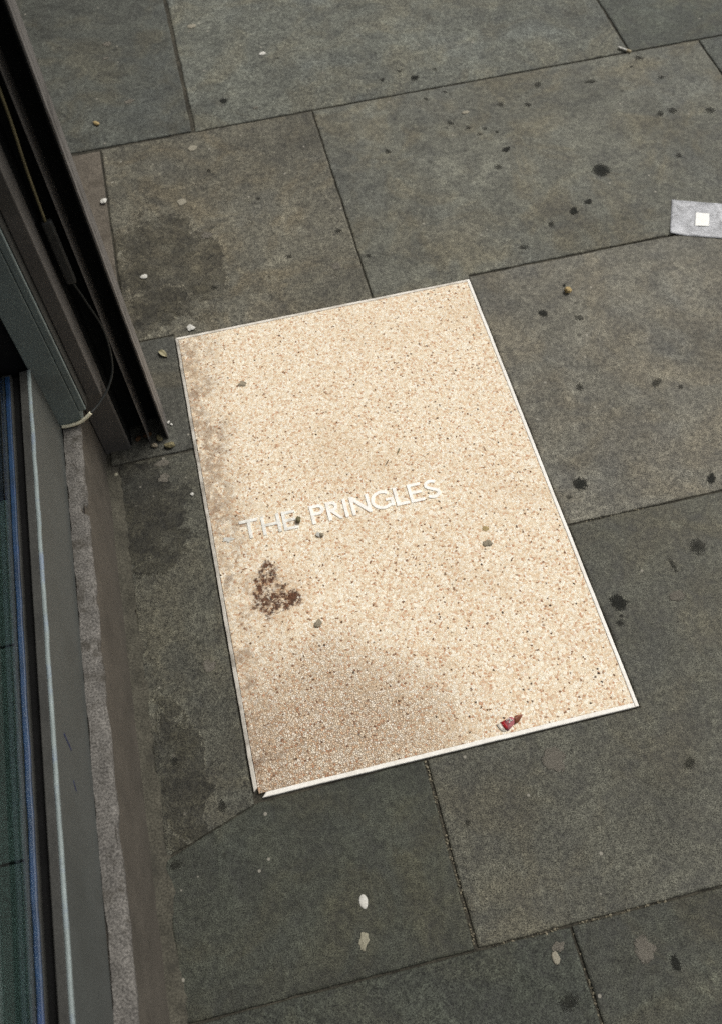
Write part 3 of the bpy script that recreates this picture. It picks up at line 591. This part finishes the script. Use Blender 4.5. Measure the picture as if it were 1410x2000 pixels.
# ------------------------------------------------------------------ litter
ZS = .0018
def lit(o, label, cat, group=None): return tag(o, label, cat, group)
M_lgrey = simple('grey_chip', (.25, .215, .155), .85, .3, 150, .4, 450, .0006)
M_green = simple('mossy_chip', (.15, .13, .07), .85, .3, 150, .4, 450, .0006)
M_tanc = simple('tan_crumb', (.40, .30, .14), .8, .35, 200, .25, 450, .0006)
M_rust = simple('rust_crumb', (.09, .045, .02), .9, .4, 200, .3, 450, .0006)
lit(blob('white_pellet', (0.1385, -0.1958), .0070, .0112, .0014, M_white, None, 0, .06, 3.3, seg=22), 'smooth white oval pellet on the dark flagstone below the terrazzo', 'pellet')
o = crumb('peeled_scrap', (0.1264, -0.2512), .0105, M_cream, 0, (.55, 1.15, .10), 4.4, -.35, .55, 3); lit(o, 'ragged cream scrap below the white oval pellet', 'scrap')
lit(crumb('white_crumb', (-0.1134, 1.5084), .0085, M_white, 0, (1, 1, .4), 2.1), 'white crumb lying on the tan strip beside the shutter guide', 'crumb', 'white crumbs on the paving')
lit(crumb('white_crumb', (-0.0451, 1.2327), .0072, M_white, 0, (1.2, .9, .25), 5.2), 'white crumb in the middle of the dark flaking patch', 'crumb', 'white crumbs on the paving')
lit(crumb('white_crumb', (0.0383, 1.0503), .0078, M_white, 0, (1.1, 1.1, .3), 8.4), 'white crumb at the top left corner of the terrazzo frame', 'crumb', 'white crumbs on the paving')
lit(crumb('white_crumb', (-0.0195, 0.6185), .0036, M_white, 0, (1, 1, .6), 9.1), 'tiny white crumb close to the left edge of the terrazzo', 'crumb', 'white crumbs on the paving')
lit(crumb('yellow_scrap', (-0.1048, 1.8076), .009, M_tanc, 0, (.6, 1.2, .4), 3.7, .5), 'curled yellowish leaf scrap on the top left flagstone', 'leaf scrap')
lit(crumb('tan_crumb', (0.8677, 0.9349), .0085, M_tanc, 0, (1, .9, .8), 6.7, 0, .45), 'tan crumb on the flagstone right of the terrazzo top corner', 'crumb')
lit(crumb('crumb_shadow', (0.8677, 0.9555), .006, M_gum_d, 0, (1, .6, .3), 1.3, .9), 'thin dark painted shadow touching the tan crumb', 'painted shadow')  # the crumb's shadow, painted as a thin dark piece in the gum material
# folded dry leaf
v = []; f = []; n = 10
for i in range(n + 1):
    t = i / n; wd = .0065 * math.sin(math.pi * min(1, .06 + t * .94)) ** .7
    for s_ in (-1, -.5, 0, .5, 1): v.append((-.0125 + .025 * t, s_ * wd, .0006 + .0045 * abs(s_) ** 1.3 + .0012 * math.sin(t * 5)))
for i in range(n):
    for j in range(4): f.append((i * 5 + j, i * 5 + j + 1, (i + 1) * 5 + j + 1, (i + 1) * 5 + j))
o = mesh('dry_leaf', v, f, simple('dry_leaf', (.33, .30, .19), .8, .25, 150, .2, 450, .0005), None, True)
sm = o.modifiers.new('thickness', 'SOLIDIFY'); sm.thickness = .0006
lp = (-0.0310, 0.9903); o.location = (lp[0], lp[1], .0006); o.rotation_euler.z = -.95
lit(o, 'small pale folded leaf between the shutter guide and the terrazzo', 'leaf')
# cigarette butt
a, b = (1.2877, 1.7290), (1.3115, 1.7011)
bt = thing('cigarette_butt', 'flattened white cigarette butt at a paving joint near the top right', 'cigarette butt', (a[0], a[1], 0)); bt.rotation_euler.z = math.atan2(b[1] - a[1], b[0] - a[0])
ln = math.hypot(b[0] - a[0], b[1] - a[1])
tube('paper', [(0, 0, .0037), (ln * .35, 0, .0036), (ln * .7, .0005, .0037)], .0036, M_white, bt); tube('filter', [(ln * .701, .0005, .0037), (ln, .0012, .0038)], .0037, simple('filter_tan', (.42, .36, .24), .8), bt)
# debris at foot of the guide
for i, (pt, r, m, lb) in enumerate((
    ((-0.0887, 0.7823), .008, M_rust, 'rust brown crumb in the foot of the shutter slot'), ((-0.1082, 0.7794), .006, M_rust, 'smaller dark brown crumb at the left of the shutter foot'),
    ((-0.0659, 0.7684), .007, M_green, 'mossy crumb under the edge of the shutter guide'), ((-0.0465, 0.7449), .009, M_green, 'yellowish mossy lump at the outer corner of the shutter guide'),
    ((-0.0431, 0.8052), .0035, M_white, 'tiny white speck beside the shutter guide, upper of two'), ((-0.0375, 0.7984), .0028, M_white, 'tiny white speck beside the shutter guide, lower of two'), ((-0.0783, 0.7532), .006, M_lgrey, 'grey chip just outside the shutter slot'), ((-0.1624, 0.7029), .004, M_cream, 'tiny cream crumb at the wall foot below the shutter guide'))):
    lit(crumb('debris_crumb', pt, r, m, 0.0, (1.2, .8, .6), i * 2.9 + .4, i), lb, 'crumb', 'debris at the foot of the shutter guide')
# chips and crumbs on the terrazzo
lit(blob('stone_chip', (0.1238, 0.8650), .008, .007, .002, M_lgrey, None, ZS, .4, 2.2), 'grey chip on the upper left of the terrazzo', 'chip', 'chips on the terrazzo')
lit(blob('stone_chip', (0.5119, 0.3683), .009, .008, .002, M_lgrey, None, ZS, .35, 6.1), 'grey brown chip on the terrazzo right of the lettering', 'chip', 'chips on the terrazzo')
lit(blob('stone_chip', (0.5175, 0.4002), .006, .0055, .001, M_tanc, None, ZS, .3, 4.8), 'faint tan spot just above the grey brown chip', 'chip', 'chips on the terrazzo')
lit(crumb('stone_chip', (0.1664, 0.2843), .0085, M_lgrey, ZS, (.9, .8, .25), 7.7, .4), 'angular grey chip below the brown spill', 'chip', 'chips on the terrazzo')
lit(crumb('stone_chip', (0.1737, 0.5048), .0060, M_green, ZS, (.8, 1.2, .8), 1.9), 'greenish pebble against the last letter of the first word', 'chip', 'chips on the terrazzo')
lit(crumb('stone_chip', (0.2106, 0.4626), .0042, M_lgrey, ZS, (1, 1, .7), 3.9), 'tiny dark pebble under the second word', 'chip', 'chips on the terrazzo')
lit(crumb('white_crumb', (0.2041, 0.4654), .0042, M_white, ZS, (1, 1.2, .5), 4.9), 'tiny white crumb beside the dark pebble under the lettering', 'crumb')
lit(blob('white_smear', (0.0324, 0.4977), .010, .0075, .0012, M_white, None, ZS, .55, 5.5, lump=.4), 'white smear left of the first letter on the terrazzo', 'smear')
lit(crumb('twig', (0.4003, 0.6152), .008, M_green, ZS, (1.2, .16, .16), 2.4, 1.0, .25), 'short thin twig on the terrazzo above the lettering, upper of two', 'twig', 'twigs on the terrazzo')
lit(crumb('twig', (0.3718, 0.5945), .007, M_rust, ZS, (1.2, .14, .16), 5.4, .9, .25), 'short thin twig on the terrazzo above the lettering, lower of two', 'twig', 'twigs on the terrazzo')
# red sweet wrapper, crumpled
wp = (0.4466, 0.0248); wr = thing('sweet_wrapper', 'torn red sweet wrapper with a white mark at the terrazzo edge', 'wrapper', (wp[0], wp[1], ZS))
def WP(px, py): return (px - wp[0], py - wp[1])
def sheet(name, pts, zs, mat, parent, th=.0004):
    cx = sum(q[0] for q in pts) / len(pts); cy = sum(q[1] for q in pts) / len(pts); cz = sum(zs) / len(zs) + .0012
    v = [(q[0], q[1], z) for q, z in zip(pts, zs)] + [((q[0] + cx) / 2, (q[1] + cy) / 2, (z + cz) / 2 + .0008 * (-1) ** k) for k, (q, z) in enumerate(zip(pts, zs))] + [(cx, cy, cz)]
    n = len(pts); f = []
    for i in range(n): f += [(i, (i + 1) % n, n + (i + 1) % n, n + i), (n + i, n + (i + 1) % n, 2 * n)]
    o = mesh(name, v, f, mat, parent, True); s = o.modifiers.new('thickness', 'SOLIDIFY'); s.thickness = th; s.offset = 1
    return o
M_red = simple('red_foil', (.42, .022, .028), .35, .2, 120, .1, 450, .0004, spec=.6)
M_redp = simple('faded_pink_foil', (.40, .13, .14), .4, .25, 160, .15, 450, .0004, spec=.5)
M_brn = simple('brown_foil', (.22, .07, .035), .45, .35, 200, .2, 450, .0004, spec=.4)
M_clr = simple('cloudy_film', (.58, .54, .46), .35, .2, 120, .15, 450, .0004, spec=.5)
sheet('red_panel', [WP(*q) for q in ((0.4305, 0.0288), (0.4381, 0.0297), (0.4399, 0.0154), (0.4343, 0.0177))][:3] + [WP(*(0.4352, 0.0147))], [.0006, .004, .003, .0006], M_red, wr)
sheet('pink_panel', [WP(*q) for q in ((0.4383, 0.0296), (0.4490, 0.0326), (0.4544, 0.0294), (0.4529, 0.0205), (0.4386, 0.0111), (0.4356, 0.0150))], [.0045, .0065, .0060, .0035, .0006, .0012], M_redp, wr)
sheet('brown_fold', [WP(*q) for q in ((0.4552, 0.0310), (0.4592, 0.0329), (0.4713, 0.0308), (0.4623, 0.0228), (0.4529, 0.0191))], [.0062, .0062, .0085, .003, .001], M_brn, wr)
sheet('cloudy_flap', [WP(*q) for q in ((0.4224, 0.0261), (0.4300, 0.0283), (0.4346, 0.0139), (0.4358, 0.0109), (0.4276, 0.0138))], [.0004, .0008, .0008, .0004, .0004], M_clr, wr)
mk = []
for path in ([(-.004, .0030), (-.0015, .0045), (.001, .0035), (-.0005, .0010), (-.001, -.0012), (-.0035, -.0020)], [(.0012, -.0002), (.0035, .0012), (.0050, .0000)], [(-.0062, .0022), (-.0050, .0034)]):
    mk.append(stroke(path, .0014))
v = []; f = []
for k, out in enumerate(mk):
    b = len(v); n = len(out); v += [(q[0], q[1] + .0005, .0078 + .0001 * k) for q in out] + [(q[0], q[1] + .0005, .0066) for q in out]
    f += [tuple(range(b, b + n)), tuple(range(b + 2 * n - 1, b + n - 1, -1))] + [(b + j, b + (j + 1) % n, b + n + (j + 1) % n, b + n + j) for j in range(n)]
mesh('white_mark', v, f, M_white, wr)

# strip of cloudy tape with a white square
tp0 = (1.2303, 1.0699); tape = thing('tape_strip', 'cloudy white tape strip with a bright white square stuck on it', 'tape strip', (tp0[0], tp0[1], .0))
t = NT('cloudy_tape'); cn = t.noise(38, 6, .7, .8); fn = t.noise(300, 3, .7)
t.done(t.scale((.47, .48, .50), t.math('MULTIPLY', t.lin(cn, .3, .7, .78, 1.15), t.lin(fn, .28, .72, .72, 1.28))), .4, t.bump(cn, .0015), spec=.5)
trp = t.n('ShaderNodeBsdfTransparent'); mxs = t.n('ShaderNodeMixShader'); t.l(t.lin(cn, .35, .65, .55, .95), mxs.inputs[0]); t.l(trp.outputs[0], mxs.inputs[1]); t.l(t.p.outputs[0], mxs.inputs[2]); t.l(mxs.outputs[0], t.out.inputs[0])
c4 = [(1.1526, 1.0429), (1.2627, 0.9971), (1.3093, 1.1027), (1.2006, 1.1475)]
dx = (c4[1][0] - c4[0][0], c4[1][1] - c4[0][1]); ex = 1.75
c4[1] = (c4[0][0] + dx[0] * ex, c4[0][1] + dx[1] * ex); dx = (c4[2][0] - c4[3][0], c4[2][1] - c4[3][1]); c4[2] = (c4[3][0] + dx[0] * ex, c4[3][1] + dx[1] * ex)
v = []; f = []; nu, nv = 40, 14
for i in range(nu + 1):
    for j in range(nv + 1):
        u, q = i / nu, j / nv
        x = (c4[0][0] * (1 - u) + c4[1][0] * u) * (1 - q) + (c4[3][0] * (1 - u) + c4[2][0] * u) * q; y = (c4[0][1] * (1 - u) + c4[1][1] * u) * (1 - q) + (c4[3][1] * (1 - u) + c4[2][1] * u) * q
        lift = .004 * max(0, 1 - u * 6) * max(0, 1 - q * 3)
        v.append((x - tp0[0], y - tp0[1], .0008 + lift + .0007 * (1 + nz(x * 25, y * 25, 3)) + .0005 * nz(x * 80, y * 80, 1)))
for i in range(nu):
    for j in range(nv): f.append((i * (nv + 1) + j, (i + 1) * (nv + 1) + j, (i + 1) * (nv + 1) + j + 1, i * (nv + 1) + j + 1))
o = mesh('tape_film', v, f, t.m, tape, True); s = o.modifiers.new('thickness', 'SOLIDIFY'); s.thickness = .0003
sq = [(1.2176, 1.0516), (1.2466, 1.0418), (1.2649, 1.0796), (1.2362, 1.0911)]
prism('white_square', [(q[0] - tp0[0], q[1] - tp0[1]) for q in sq], .0007, .0034, simple('white_label', (.86, .86, .82), .6, .05, 60, .06, 450, .0002), tape, bev=.0003, step=0)
